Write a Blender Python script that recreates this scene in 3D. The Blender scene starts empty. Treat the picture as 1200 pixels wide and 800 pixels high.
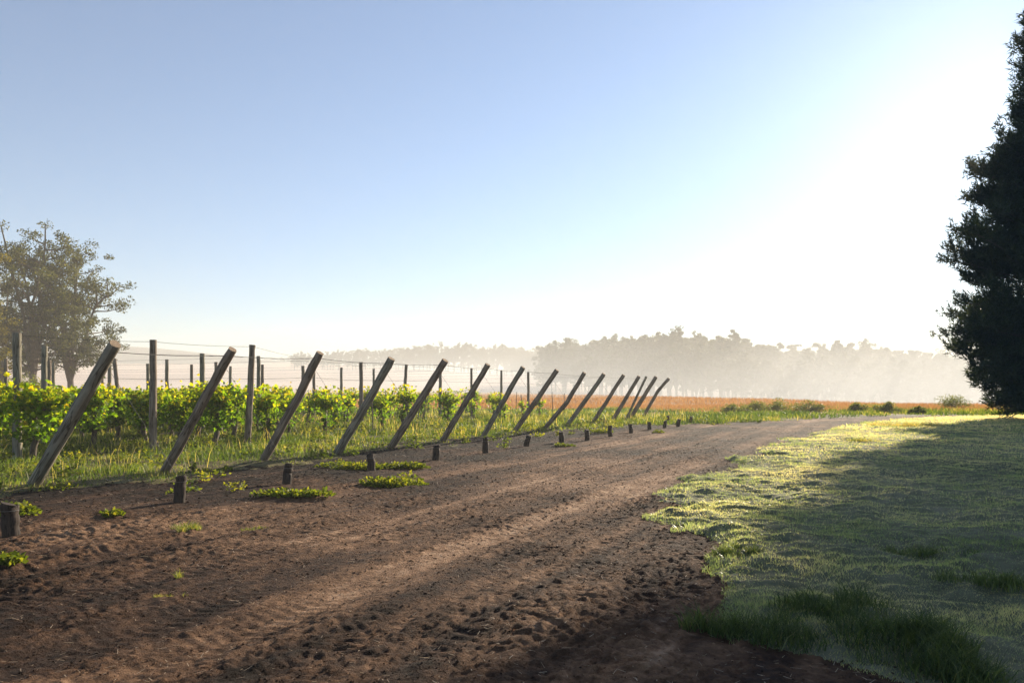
import bpy, math, random
import numpy as np
from mathutils import Vector
R = np.random.default_rng(7)
random.seed(7)
S = bpy.context.scene
COL = S.collection
rad = math.radians

# ------------------------------------------------------------------ basics
F, HZ, CH = 867.0, 456.0, 1.6          # focal in photo pixels, horizon row, camera height
def G(px, py, z=0.0):                  # ground point seen at a photo pixel
    y = F*(CH-z)/(py-HZ)
    return np.array([(px-600)/F*y, y, z])

def nz(x, y, seed=0):                  # gradient noise, about -1..1
    x = np.asarray(x, dtype=np.float64); y = np.asarray(y, dtype=np.float64)
    xi = np.floor(x); yi = np.floor(y); fx = x-xi; fy = y-yi
    xi = xi.astype(np.int64); yi = yi.astype(np.int64)
    def g(ix, iy, dx, dy):
        h = (ix*374761393 + iy*668265263 + seed*1274126177) & 0xffffffff
        h = ((h ^ (h >> 13))*1274126177) & 0xffffffff
        h = h ^ (h >> 16)
        a = (h & 0xffff)/65536.0*2*math.pi
        return np.cos(a)*dx + np.sin(a)*dy
    u = fx*fx*fx*(fx*(fx*6-15)+10); v = fy*fy*fy*(fy*(fy*6-15)+10)
    a = g(xi, yi, fx, fy); b = g(xi+1, yi, fx-1, fy)
    c = g(xi, yi+1, fx, fy-1); d = g(xi+1, yi+1, fx-1, fy-1)
    return ((a+(b-a)*u) + ((c+(d-c)*u)-(a+(b-a)*u))*v)*1.5
def fbm(x, y, f, o=3, seed=0, gain=.5):
    s = 0; a = 1.0
    for k in range(o):
        s = s + a*nz(x*f, y*f, seed+k*17); f *= 2.03; a *= gain
    return s
def sst(a, b, x):
    t = np.clip((x-a)/(b-a), 0, 1); return t*t*(3-2*t)

class MB:
    """collects vertices and faces, numpy or lists, into one mesh"""
    def __init__(s): s.V = []; s.Fc = []; s.n = 0; s.M = []; s.T = []
    def add(s, V, Fs, mi=0, tint=None):
        V = np.asarray(V, dtype=np.float32).reshape(-1, 3)
        if not isinstance(Fs, (list, tuple)): Fs = [Fs]
        for f in Fs:
            f = np.asarray(f, dtype=np.int32)
            s.Fc.append(f+s.n); s.M.append(np.full(len(f), mi, dtype=np.int32))
        s.V.append(V); s.n += len(V)
        s.T.append(np.full(len(V), .5, dtype=np.float32) if tint is None else np.broadcast_to(np.asarray(tint, dtype=np.float32), (len(V),)))
    def mesh(s, name, mats, smooth=True):
        me = bpy.data.meshes.new(name)
        V = np.concatenate(s.V)
        me.vertices.add(len(V)); me.vertices.foreach_set('co', V.ravel())
        tot = sum(f.size for f in s.Fc); nf = sum(len(f) for f in s.Fc)
        me.loops.add(tot); me.loops.foreach_set('vertex_index', np.concatenate([f.ravel() for f in s.Fc]))
        cnt = np.concatenate([np.full(len(f), f.shape[1], dtype=np.int32) for f in s.Fc])
        st = np.concatenate([[0], np.cumsum(cnt)[:-1]]).astype(np.int32)
        me.polygons.add(nf); me.polygons.foreach_set('loop_start', st)
        me.polygons.foreach_set('material_index', np.concatenate(s.M))
        me.polygons.foreach_set('use_smooth', np.full(nf, smooth))
        at = me.attributes.new('tint', 'FLOAT', 'POINT'); at.data.foreach_set('value', np.concatenate(s.T))
        for m in (mats if isinstance(mats, (list, tuple)) else [mats]): me.materials.append(m)
        me.update(calc_edges=True)
        return me
    def build(s, name, mats, parent=None, smooth=True):
        return link(name, s.mesh(name, mats, smooth), parent)
def link(name, me, parent=None):
    o = bpy.data.objects.new(name, me); COL.objects.link(o)
    if parent: o.parent = parent
    return o
def tag(o, label=None, cat=None, group=None, kind=None):
    for k, v in (('label', label), ('category', cat), ('group', group), ('kind', kind)):
        if v: o[k] = v
    return o
def empty(name, loc, label, cat, group=None, rz=0, sc=1):
    o = bpy.data.objects.new(name, None); COL.objects.link(o)
    o.location = [float(v) for v in loc]; o.rotation_euler.z = rz; o.scale = (sc, sc, sc); o.empty_display_size = .1
    return tag(o, label, cat, group)

ORD = ['', 'first', 'second', 'third', 'fourth', 'fifth', 'sixth', 'seventh', 'eighth', 'ninth', 'tenth', 'eleventh', 'twelfth',
       'thirteenth', 'fourteenth', 'fifteenth', 'sixteenth', 'seventeenth', 'eighteenth', 'nineteenth', 'twentieth'] + \
      ['twenty-'+w for w in ('first', 'second', 'third', 'fourth', 'fifth', 'sixth', 'seventh', 'eighth', 'ninth')] + ['thirtieth']

def tube(mb, P, Rr, n=8, mi=0, tint=.5, cap=True, capmi=None, wob=0):
    P = [np.asarray(p, dtype=float) for p in P]; V = []; k = len(P)
    if np.isscalar(Rr): Rr = [Rr]*k
    a = None
    for i, p in enumerate(P):
        d = P[min(i+1, k-1)]-P[max(i-1, 0)]; d = d/(np.linalg.norm(d)+1e-9)
        if a is None: a = np.cross(d, [0, 0, 1] if abs(d[2]) < .9 else [0, 1, 0])
        a = a - d*np.dot(a, d); a = a/np.linalg.norm(a); b = np.cross(d, a)
        for j in range(n):
            t = 2*math.pi*j/n; r = Rr[i]*(1+(wob*float(nz(math.cos(t)*1.3+i*.21+P[0][0]*3, math.sin(t)*1.3+P[0][1])) if wob else 0))
            V.append(p+a*r*math.cos(t)+b*r*math.sin(t))
    Fq = [[i*n+j, i*n+(j+1) % n, (i+1)*n+(j+1) % n, (i+1)*n+j] for i in range(k-1) for j in range(n)]
    mb.add(V, [np.array(Fq)], mi, tint)
    if cap:
        for q, flip in ((0, True), (k-1, False)):
            ring = V[q*n:(q+1)*n]; c = sum(ring)/n
            f = [[n, (j+1) % n, j] if flip else [n, j, (j+1) % n] for j in range(n)]
            mb.add(ring+[c], [np.array(f)], mi if capmi is None else capmi, tint)

# ------------------------------------------------------------------ materials
def newmat(name):
    m = bpy.data.materials.new(name); m.use_nodes = True; nt = m.node_tree; nt.nodes.clear()
    return m, nt, nt.nodes, nt.links
def ramp(N, stops):
    r = N.new('ShaderNodeValToRGB'); e = r.color_ramp.elements
    while len(e) < len(stops): e.new(.5)
    for el, (p, c) in zip(e, stops): el.position = p; el.color = (*c, 1)
    return r
def leafmat(name, stops, trans=.5, tcol=(1.3, 1.3, .6), rough=.5, spec=.3, gvar=0.0):
    m, nt, N, L = newmat(name)
    at = N.new('ShaderNodeAttribute'); at.attribute_name = 'tint'
    src = at.outputs['Fac']
    if gvar:
        tc = N.new('ShaderNodeTexCoord'); n = N.new('ShaderNodeTexNoise'); n.inputs['Scale'].default_value = .55; n.inputs['Detail'].default_value = 3
        L.new(tc.outputs['Object'], n.inputs['Vector'])
        mr = N.new('ShaderNodeMapRange'); mr.inputs['From Min'].default_value = .3; mr.inputs['From Max'].default_value = .7
        mr.inputs['To Min'].default_value = -gvar; mr.inputs['To Max'].default_value = gvar
        L.new(n.outputs['Fac'], mr.inputs['Value'])
        ad = N.new('ShaderNodeMath'); L.new(src, ad.inputs[0]); L.new(mr.outputs[0], ad.inputs[1]); src = ad.outputs[0]
    r = ramp(N, stops); L.new(src, r.inputs['Fac'])
    p = N.new('ShaderNodeBsdfPrincipled'); p.inputs['Roughness'].default_value = rough; p.inputs['Specular IOR Level'].default_value = spec
    L.new(r.outputs['Color'], p.inputs['Base Color'])
    t = N.new('ShaderNodeBsdfTranslucent')
    mu = N.new('ShaderNodeMix'); mu.data_type = 'RGBA'; mu.blend_type = 'MULTIPLY'; mu.clamp_result = False; mu.inputs[0].default_value = 1
    L.new(r.outputs['Color'], mu.inputs[6]); mu.inputs[7].default_value = (*tcol, 1); L.new(mu.outputs[2], t.inputs['Color'])
    mx = N.new('ShaderNodeMixShader'); mx.inputs[0].default_value = trans
    L.new(p.outputs[0], mx.inputs[1]); L.new(t.outputs[0], mx.inputs[2])
    o = N.new('ShaderNodeOutputMaterial'); L.new(mx.outputs[0], o.inputs['Surface'])
    return m
def groundmat(name, stops, scale, bump=.02, bscale=30, rough=.95, big=.25, stretch=(1, 1, 1), det=8, attr=0):
    m, nt, N, L = newmat(name)
    tc = N.new('ShaderNodeTexCoord'); mp = N.new('ShaderNodeMapping'); mp.inputs['Scale'].default_value = stretch
    L.new(tc.outputs['Object'], mp.inputs['Vector'])
    n1 = N.new('ShaderNodeTexNoise'); n1.inputs['Scale'].default_value = scale; n1.inputs['Detail'].default_value = det; n1.inputs['Roughness'].default_value = .65
    n2 = N.new('ShaderNodeTexNoise'); n2.inputs['Scale'].default_value = big; n2.inputs['Detail'].default_value = 4
    n3 = N.new('ShaderNodeTexNoise'); n3.inputs['Scale'].default_value = bscale; n3.inputs['Detail'].default_value = 8; n3.inputs['Roughness'].default_value = .7
    for n in (n1, n2, n3): L.new(mp.outputs[0], n.inputs['Vector'])
    ma = N.new('ShaderNodeMath'); ma.operation = 'MULTIPLY_ADD'; ma.inputs[1].default_value = .55; L.new(n1.outputs['Fac'], ma.inputs[0])
    mb_ = N.new('ShaderNodeMath'); mb_.operation = 'MULTIPLY'; mb_.inputs[1].default_value = .45; L.new(n2.outputs['Fac'], mb_.inputs[0]); L.new(mb_.outputs[0], ma.inputs[2])
    src = ma.outputs[0]
    if attr:
        at = N.new('ShaderNodeAttribute'); at.attribute_name = 'tint'
        mm = N.new('ShaderNodeMath'); mm.operation = 'MULTIPLY_ADD'; mm.inputs[1].default_value = attr; L.new(at.outputs['Fac'], mm.inputs[0]); L.new(src, mm.inputs[2]); src = mm.outputs[0]
    r = ramp(N, stops); L.new(src, r.inputs['Fac'])
    p = N.new('ShaderNodeBsdfPrincipled'); p.inputs['Roughness'].default_value = rough; p.inputs['Specular IOR Level'].default_value = .15
    L.new(r.outputs['Color'], p.inputs['Base Color'])
    b = N.new('ShaderNodeBump'); b.inputs['Strength'].default_value = 1; b.inputs['Distance'].default_value = bump
    L.new(n3.outputs['Fac'], b.inputs['Height']); L.new(b.outputs[0], p.inputs['Normal'])
    o = N.new('ShaderNodeOutputMaterial'); L.new(p.outputs[0], o.inputs['Surface'])
    return m
def woodmat(name, c0, c1, c2, scale=6):
    m, nt, N, L = newmat(name)
    tc = N.new('ShaderNodeTexCoord'); mp = N.new('ShaderNodeMapping'); mp.inputs['Scale'].default_value = (scale, scale, scale*.06)
    L.new(tc.outputs['Object'], mp.inputs['Vector'])
    n = N.new('ShaderNodeTexNoise'); n.inputs['Scale'].default_value = 3.5; n.inputs['Detail'].default_value = 8; n.inputs['Roughness'].default_value = .7
    L.new(mp.outputs[0], n.inputs['Vector'])
    k = N.new('ShaderNodeTexNoise'); k.inputs['Scale'].default_value = 2.2; k.inputs['Detail'].default_value = 5; L.new(tc.outputs['Object'], k.inputs['Vector'])
    md = N.new('ShaderNodeMath'); md.operation = 'MULTIPLY_ADD'; md.inputs[1].default_value = .6; L.new(n.outputs['Fac'], md.inputs[0])
    m2 = N.new('ShaderNodeMath'); m2.operation = 'MULTIPLY'; m2.inputs[1].default_value = .4; L.new(k.outputs['Fac'], m2.inputs[0]); L.new(m2.outputs[0], md.inputs[2])
    r = ramp(N, [(.33, c0), (.5, c1), (.66, c2)]); L.new(md.outputs[0], r.inputs['Fac'])
    p = N.new('ShaderNodeBsdfPrincipled'); p.inputs['Roughness'].default_value = .85; p.inputs['Specular IOR Level'].default_value = .25
    mp2 = N.new('ShaderNodeMapping'); mp2.inputs['Scale'].default_value = (scale*2.2, scale*2.2, scale*.13); L.new(tc.outputs['Object'], mp2.inputs['Vector'])
    ck = N.new('ShaderNodeTexNoise'); ck.inputs['Scale'].default_value = 1.6; ck.inputs['Detail'].default_value = 2; L.new(mp2.outputs[0], ck.inputs['Vector'])
    cr = ramp(N, [(.455, (1, 1, 1)), (.49, (.22, .2, .18)), (.51, (.22, .2, .18)), (.545, (1, 1, 1))]); L.new(ck.outputs['Fac'], cr.inputs['Fac'])
    mu = N.new('ShaderNodeMix'); mu.data_type = 'RGBA'; mu.blend_type = 'MULTIPLY'; mu.inputs[0].default_value = .85; L.new(r.outputs['Color'], mu.inputs[6]); L.new(cr.outputs['Color'], mu.inputs[7]); L.new(mu.outputs[2], p.inputs['Base Color'])
    b = N.new('ShaderNodeBump'); b.inputs['Distance'].default_value = .012; L.new(n.outputs['Fac'], b.inputs['Height']); L.new(b.outputs[0], p.inputs['Normal'])
    o = N.new('ShaderNodeOutputMaterial'); L.new(p.outputs[0], o.inputs['Surface'])
    return m
def plain(name, c, rough=.6, metal=0):
    m, nt, N, L = newmat(name)
    p = N.new('ShaderNodeBsdfPrincipled'); p.inputs['Base Color'].default_value = (*c, 1); p.inputs['Roughness'].default_value = rough; p.inputs['Metallic'].default_value = metal
    n = N.new('ShaderNodeTexNoise'); n.inputs['Scale'].default_value = 20
    r = ramp(N, [(.3, tuple(v*.7 for v in c)), (.7, tuple(min(1, v*1.25) for v in c))]); L.new(n.outputs['Fac'], r.inputs['Fac']); L.new(r.outputs['Color'], p.inputs['Base Color'])
    o = N.new('ShaderNodeOutputMaterial'); L.new(p.outputs[0], o.inputs['Surface'])
    return m
def volmat(name, col, dens, g):
    m, nt, N, L = newmat(name)
    v = N.new('ShaderNodeVolumePrincipled'); v.inputs['Color'].default_value = (*col, 1); v.inputs['Density'].default_value = dens
    v.inputs['Anisotropy'].default_value = g
    o = N.new('ShaderNodeOutputMaterial'); L.new(v.outputs[0], o.inputs['Volume'])
    return m

M = dict(
    dirt=groundmat('dirt', [(.25, (.012, .007, .004)), (.40, (.042, .022, .013)), (.54, (.115, .062, .034)), (.66, (.23, .132, .075)), (.79, (.42, .275, .175))], 11, .045, 26, attr=.55),
    soil=groundmat('soil_under_vines', [(.32, (.05, .04, .02)), (.5, (.10, .085, .035)), (.7, (.20, .16, .08))], 5, .02, 30),
    turf=groundmat('turf', [(.32, (.07, .075, .045)), (.5, (.16, .16, .095)), (.7, (.29, .26, .17))], 6, .02, 40),
    stubble=groundmat('stubble', [(.3, (.22, .10, .035)), (.5, (.34, .17, .065)), (.7, (.44, .25, .11))], 1.2, .03, 6),
    far=groundmat('pale_field', [(.3, (.50, .33, .23)), (.5, (.62, .42, .31)), (.7, (.68, .50, .39))], .08, .05, 1.5, stretch=(.25, 1, 1), big=.02),
    hill=groundmat('scrub_hill', [(.3, (.05, .05, .045)), (.7, (.10, .09, .08))], .08, .2, 1),
    wood=woodmat('weathered_post', (.07, .053, .039), (.20, .155, .115), (.37, .29, .215)),
    wood2=woodmat('greenish_post', (.08, .072, .05), (.215, .19, .14), (.38, .335, .25)),
    stump=woodmat('dark_stump', (.016, .012, .010), (.04, .028, .022), (.085, .06, .045), 9),
    endgrain=woodmat('end_grain', (.22, .15, .09), (.36, .26, .17), (.48, .36, .25), 12),
    bark=woodmat('bark', (.05, .04, .03), (.10, .08, .06), (.17, .14, .11), 4),
    wire=plain('wire', (.07, .065, .06), .7, 0),
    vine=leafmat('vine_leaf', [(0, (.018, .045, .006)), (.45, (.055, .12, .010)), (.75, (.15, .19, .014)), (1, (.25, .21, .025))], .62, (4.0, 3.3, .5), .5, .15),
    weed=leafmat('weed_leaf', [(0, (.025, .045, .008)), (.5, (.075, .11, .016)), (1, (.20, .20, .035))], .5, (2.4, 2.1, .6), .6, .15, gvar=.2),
    vgrass=leafmat('vineyard_blade', [(0, (.03, .06, .010)), (.4, (.085, .13, .022)), (.7, (.19, .195, .055)), (1, (.42, .33, .17))], .5, (2.0, 1.9, .7), gvar=.34),
    lawn=leafmat('lawn_blade', [(0, (.07, .10, .055)), (.35, (.135, .185, .09)), (.7, (.27, .28, .175)), (1, (.42, .385, .27))], .55, (3.3, 2.9, 1.5), .35, .8, gvar=.22),
    tussock=leafmat('tussock_blade', [(0, (.04, .065, .025)), (.5, (.105, .14, .05)), (1, (.28, .25, .13))], .45, (1.6, 1.5, .6)),
    straw=leafmat('straw_blade', [(0, (.24, .11, .035)), (.5, (.40, .20, .07)), (1, (.50, .31, .13))], .4, (1.2, 1.1, .8), gvar=.25),
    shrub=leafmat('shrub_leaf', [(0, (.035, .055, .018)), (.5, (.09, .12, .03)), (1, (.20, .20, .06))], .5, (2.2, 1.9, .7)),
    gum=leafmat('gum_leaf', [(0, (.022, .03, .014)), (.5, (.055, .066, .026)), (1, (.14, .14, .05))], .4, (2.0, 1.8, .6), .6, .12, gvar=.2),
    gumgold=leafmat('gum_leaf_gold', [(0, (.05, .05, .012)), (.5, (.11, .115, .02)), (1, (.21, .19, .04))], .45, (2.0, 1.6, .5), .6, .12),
    fargum=leafmat('far_gum_leaf', [(0, (.03, .04, .02)), (.5, (.06, .07, .03)), (1, (.10, .10, .045))], .3, (1.5, 1.4, .7)),
    pine=leafmat('pine_needle', [(0, (.014, .026, .011)), (.5, (.028, .044, .016)), (1, (.07, .08, .028))], .3, (1.5, 1.4, .6), .5, .3),
)

# ------------------------------------------------------------------ lie of the land
D = np.array([.4607, .8876]); RV = np.array([.8876, -.4607]); B0 = np.array([-7.69, 11.86])
ROWDIR = np.array([-.875, .484]); ROWDIR /= np.linalg.norm(ROWDIR)
XR = np.array([(-40, 6), (2.5, 2.5), (3.6, 2.3), (4.0, 2.25), (4.35, 2.0), (4.65, 1.35), (5.7, 1.62), (7.0, 2.0), (8.0, 2.15), (9.2, 1.75), (10.4, 1.95), (15.6, 4.5), (23.5, 8.9), (33.8, 15.6), (38, 19.5), (41, 23), (44, 28), (47, 60)])
XL = np.array([(-40, -40), (2, -13), (5, -10.4), (8, -8.6), (12, -6.6), (14, -6.0), (17, -4.6), (20, -3.2), (24, -1.1), (28, 1.4), (31, 4.2), (33, 7.2), (36.5, 12.4), (39.6, 16.4), (43, 21.5), (47, 60)])
def masks(x, y):
    w = .55*fbm(x, y, .55, 3, 3)+.16*fbm(x, y, 2.6, 2, 5)
    er = x-np.interp(y, XR[:, 0], XR[:, 1])+w*np.clip(y/9, .35, 1.2)
    w2 = 1.25*fbm(x, y, .5, 3, 11)+.4*fbm(x, y, 2.0, 2, 13)
    el = np.interp(y, XL[:, 0], XL[:, 1])-x+w2
    el = np.where(y > 46, -9, el); er = np.where(y > 46, -9, er)
    return er, el
def macro(x, y):
    s = .971*(x-40)+.239*(y-66)
    z = -9*sst(0, 150, s)*sst(40, 70, y)
    z = z+18*sst(230, 650, y)+14*sst(600, 1050, y)
    z = z+26*np.exp(-((x+500)/190)**2-((y-900)/130)**2)
    z = z+.35*fbm(x, y, .03, 2, 31)*sst(30, 80, y)
    return z
def zg(x, y, parts=False):
    x = np.asarray(x, float); y = np.asarray(y, float)
    er, el = masks(x, y)
    near = 1/(1+(np.hypot(x, y)/45)**2)
    kl = sst(-.1, .55, er); kv = sst(-.3, .5, el)
    u = (x-B0[0])*RV[0]+(y-B0[1])*RV[1]; a = (x-B0[0])*D[0]+(y-B0[1])*D[1]
    # dirt: churned clods, smoother along the wheel tracks
    tr = np.zeros_like(x)
    for c, wd in ((3.6, .22), (4.9, .30), (5.55, .2), (6.6, .34), (7.6, .26), (8.6, .25)):
        uu = u-c-.25*nz(a*.12, c*3.1, 41); tr = np.maximum(tr, np.exp(-(uu/wd)**2))
    rough = np.clip(.68+.8*fbm(x, y, .35, 2, 21), .2, 1.3)*(1-.7*tr)
    cl = 1-np.abs(fbm(x, y, 2.4, 2, 51))*1.6
    xw = x+.12*nz(x*2.7, y*2.7, 55); yw = y+.12*nz(x*2.7, y*2.7, 57)
    c2 = fbm(x, y, 4.5, 3, 61, .6)
    dz = .035*fbm(x, y, .5, 2, 71)+rough*(.006*cl+.005*c2+.014*nz(xw*7.3, yw*7.3, 63)+.024*np.abs(nz(xw*11, yw*11, 65))+.017*nz(xw*16, yw*16, 67)+.010*nz(xw*23, yw*23, 68))-.028*tr+.016*nz(u*2.6, a*.16, 43)+.011*nz(u*7.5, a*.3, 44)
    dz = dz+tr*.004*np.sign(np.sin(a*2*math.pi/.11+np.abs(u % .7-.35)*16))*sst(-.1, .3, nz(a*.4, u*.5, 77))
    # turf: low hummocks
    lz = .04+.045*fbm(x, y, .9, 3, 81)+.07*np.abs(fbm(x, y*1.7, 1.9, 2, 85))+.05*fbm(x, y, .2, 2, 86)
    vz = .04+.05*fbm(x, y, .6, 3, 91)+.02*fbm(x, y, 4, 2, 93)
    m = dz*(1-kl)*(1-kv)+lz*kl+vz*kv*(1-kl)
    z = macro(x, y)+m*near
    return (z, kl, kv, tr) if parts else z
def soil_tint(x, y):
    u = (x-B0[0])*RV[0]+(y-B0[1])*RV[1]; a = (x-B0[0])*D[0]+(y-B0[1])*D[1]
    t = -.05+.22*fbm(x, y, .3, 3, 171)+.24*nz(u*1.5, a*.08, 173)+.20*nz(u*5.5, a*.16, 177)+.13*fbm(x, y, 3, 2, 178)-.32*sst(4.4, 2.2, u+.8*nz(x*.5, y*.5, 179))
    for c, wd in ((4.9, .35), (6.6, .4), (8.6, .4)): t = t+.16*np.exp(-((u-c-.25*nz(a*.12, c*3.1, 41))/wd)**2)
    return np.clip(t, -.6, .6)
def gp(px, py):
    p = G(px, py); p[2] = float(zg(p[0], p[1])); return p
def on(x, y): return np.array([x, y, float(zg(x, y))])

def grow(v0, v1, d0, ratio):
    o = []; d = d0; v = v0
    while v < v1: d *= ratio; v += d; o.append(v)
    return o
ys = [-2-v for v in reversed(grow(0, 120, .5, 1.25))]+list(np.arange(-2, 2.6, .25))+list(np.arange(2.6, 3.4, .04))+list(np.arange(3.4, 9, .02))
ys += grow(9, 2600, .02, 1.0085)
xd = np.arange(-6, 4.501, .021)
xs = [-6-v for v in reversed(grow(0, 1900, .021, 1.02))]+list(xd)+[4.5+v for v in grow(0, 1900, .021, 1.02)]
ys = np.array(ys); xs = np.array(xs)
X, Y = np.meshgrid(xs, ys)
Z, KL, KV, TR = zg(X.ravel(), Y.ravel(), True)
nx_, ny_ = len(xs), len(ys)
VV = np.stack([X.ravel(), Y.ravel(), Z], 1).astype(np.float32)
ii = np.arange(nx_*ny_).reshape(ny_, nx_)
Q = np.stack([ii[:-1, :-1], ii[:-1, 1:], ii[1:, 1:], ii[1:, :-1]], -1).reshape(-1, 4)
cx = VV[Q][:, :, 0].mean(1).astype(float); cy = VV[Q][:, :, 1].mean(1).astype(float)
er, el = masks(cx, cy)
sS = .971*(cx-40)+.239*(cy-66)
cls = np.zeros(len(Q), int)
cls[el > 0] = 1; cls[er > 0] = 2
cls[(cy > 46)] = 3
cls[(cy > 46) & (cx < .55*(cy-46)+4) & (cy < 62+4*nz(cx*.1, cy*.1))] = 1
cls[(cy > 270+30*nz(cx*.01, cy*.0)) | (sS > 35) | ((cx < -.42*cy) & (cy > 95))] = 4
cls[np.exp(-((cx+500)/190)**2-((cy-900)/130)**2) > .22] = 5
for k, (nm, m) in enumerate((('dirt_road', 'dirt'), ('vineyard_ground', 'soil'), ('lawn_ground', 'turf'), ('stubble_field', 'stubble'), ('far_field', 'far'), ('far_hill', 'hill'))):
    q = Q[cls == k]; us, inv = np.unique(q, return_inverse=True)
    b = MB(); b.add(VV[us], [inv.reshape(-1, 4)], 0, soil_tint(VV[us, 0].astype(float), VV[us, 1].astype(float)) if k == 0 else None); tag(b.build(nm, M[m]), kind='structure')
del X, Y, VV, Q

# ------------------------------------------------------------------ grass
def blades(mb, x, y, h, w, lean, tint, seg=2, z=None, wind=(0, 0)):
    n = len(x); z = zg(x, y) if z is None else z
    base = np.stack([x, y, z-.01], 1)
    a = R.uniform(0, 2*math.pi, n); side = np.stack([np.cos(a), np.sin(a), np.zeros(n)], 1)*np.reshape(w, (-1, 1))*.5
    t = R.uniform(0, 2*math.pi, n); l = lean*R.uniform(.3, 1.3, n)*h
    off = np.stack([np.cos(t)*l+wind[0]*h, np.sin(t)*l+wind[1]*h, np.zeros(n)], 1)
    up = np.zeros((n, 3)); up[:, 2] = h
    tip = base+off+up*.9
    T = np.broadcast_to(tint, (n,))
    if seg == 1:
        V = np.stack([base-side, base+side, tip], 1).reshape(-1, 3); f = np.arange(3*n).reshape(n, 3)
        mb.add(V, [f], 0, np.repeat(T, 3))
    else:
        mid = base+off*.32+up*.55
        V = np.stack([base-side, base+side, mid-side*.75, mid+side*.75, tip], 1).reshape(-1, 3); b = np.arange(n)*5
        mb.add(V, [np.stack([b, b+1, b+3, b+2], 1), np.stack([b+2, b+3, b+4], 1)], 0, np.repeat(T, 5))
def scatter(x0, x1, y0, y1, dens):
    n = int((x1-x0)*(y1-y0)*dens); return R.uniform(x0, x1, n), R.uniform(y0, y1, n)
def infov(x, y, m=.42): return (np.abs(x/np.maximum(y, .1)) < .692+m) & (y > 2.2)

# lawn
b = MB()
for (y0, y1, dens, w, h, sg) in ((2.6, 6, 6500, .0036, .030, 2), (6, 10, 2800, .006, .032, 2), (10, 17, 1100, .011, .038, 1), (17, 28, 360, .022, .046, 1), (28, 47, 120, .045, .065, 1)):
    x, y = scatter(.3, y1*1.1+1, y0, y1, dens); k = infov(x, y); x, y = x[k], y[k]
    er, el = masks(x, y); cov = .5+.9*fbm(x, y, .8, 2, 101)
    k = (er > -.05) & (cov > R.uniform(-.6, .7, len(x))) ; x, y = x[k], y[k]
    edge = np.exp(-(np.clip(er[k], 0, 9)/.35))
    patch = fbm(x, y, .33, 3, 103); dry = sst(30, 42, y)*.45
    hh = h*R.uniform(.5, 1.3, len(x))*(1+.9*np.clip(fbm(x, y, 1.3, 2, 107), -.3, 1))*(1+.5*edge)
    blades(b, x, y, hh, w*R.uniform(.7, 1.3, len(x)), .75, np.clip(.50+.34*patch+dry-.25*edge+R.normal(0, .14, len(x)), 0, 1), sg)
for (y0, y1, dens, w, h) in ((3, 8, 350, .0025, .036), (8, 16, 260, .006, .042), (16, 28, 110, .013, .055), (28, 47, 45, .03, .08)):     # pale dew-hung tips standing above the turf
    x, y = scatter(.3, y1*1.1+1, y0, y1, dens); k = infov(x, y); x, y = x[k], y[k]; er, el = masks(x, y); k = (er > .05) & (fbm(x, y, .7, 3, 109) > -.35); x, y = x[k], y[k]
    blades(b, x, y, h*R.uniform(.6, 1.3, len(x)), w, .7, np.clip(R.normal(.88, .1, len(x)), 0, 1), 1)
tag(b.build('lawn_grass', M['lawn'], smooth=False), 'short dewy turf between the dirt road and the pine', 'grass', kind='stuff')
# growth under and between the vines
b = MB()
for (y0, y1, dens, w, h) in ((4, 12, 420, .011, .15), (12, 18, 330, .014, .17), (18, 28, 170, .024, .20), (28, 46, 70, .042, .23), (46, 63, 26, .075, .26)):
    x, y = scatter(-1.0*y1, 14, y0, y1, dens); k = infov(x, y); x, y = x[k], y[k]
    er, el = masks(x, y); el = np.where(y > 46, 1.0, el); cov = fbm(x, y, .55, 3, 111)
    u = (x-B0[0])*RV[0]+(y-B0[1])*RV[1]
    k = (el > 0) & (cov+.42+np.clip(el, 0, .6) > R.uniform(-.1, 1.0, len(x))) & ((y < 46) | (x < .5*(y-46)+5)); x, y, el, u, cov = x[k], y[k], el[k], u[k], cov[k]
    pa = fbm(x, y, .5, 2, 113)
    hh = .62*h*R.uniform(.3, 1.35, len(x))*(.5+.6*sst(0, 1.6, el))*(1+.9*cov)
    blades(b, x, y, hh, w*R.uniform(.6, 1.3, len(x)), .55, np.clip(.36+.4*pa+R.normal(0, .16, len(x)), 0, 1))
tag(b.build('vineyard_grass', M['vgrass'], smooth=False), 'rough sunlit grass and weeds growing under the vines', 'grass', kind='stuff')
b = MB(); nc = 1500
cx_, cy_ = scatter(-26, 12, 8, 44, 1.9); k = infov(cx_, cy_, .04); cx_, cy_ = cx_[k], cy_[k]; er, el = masks(cx_, cy_); k = (el > -3.2) & (fbm(cx_, cy_, .9, 2, 151) > -.25+.27*np.clip(.4-el, 0, 3)); cx_, cy_ = cx_[k], cy_[k]; n = len(cx_); per = 46
rr_ = R.uniform(.12, .45, n); sm_ = np.where(el[k] < 0, .55, 1.); rr_ = rr_*sm_; hh_ = R.uniform(.05, .30, n)*sm_; C = R.normal(0, .5, (n, per, 3))*rr_[:, None, None]
C[:, :, 0] += cx_[:, None]; C[:, :, 1] += cy_[:, None]; C[:, :, 2] = zg(C[:, :, 0].ravel(), C[:, :, 1].ravel()).reshape(n, per)+hh_[:, None]*R.random((n, per))
C = C.reshape(-1, 3); m_ = len(C); d = R.normal(0, 1, (m_, 3)); d[:, 2] = np.abs(d[:, 2])*.7; d /= np.linalg.norm(d, axis=1)[:, None]; w = np.cross(d, R.normal(0, 1, (m_, 3))); w /= np.linalg.norm(w, axis=1)[:, None]; s_ = R.uniform(.03, .075, (m_, 1))
b.add(np.stack([C, C+d*s_*.6+w*s_*.4, C+d*s_*1.3, C+d*s_*.6-w*s_*.4], 1).reshape(-1, 3), [np.arange(4*m_).reshape(m_, 4)], 0, np.repeat(np.clip(np.repeat(R.normal(.5, .2, n), per)+R.normal(0, .15, m_), 0, 1), 4))
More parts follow.
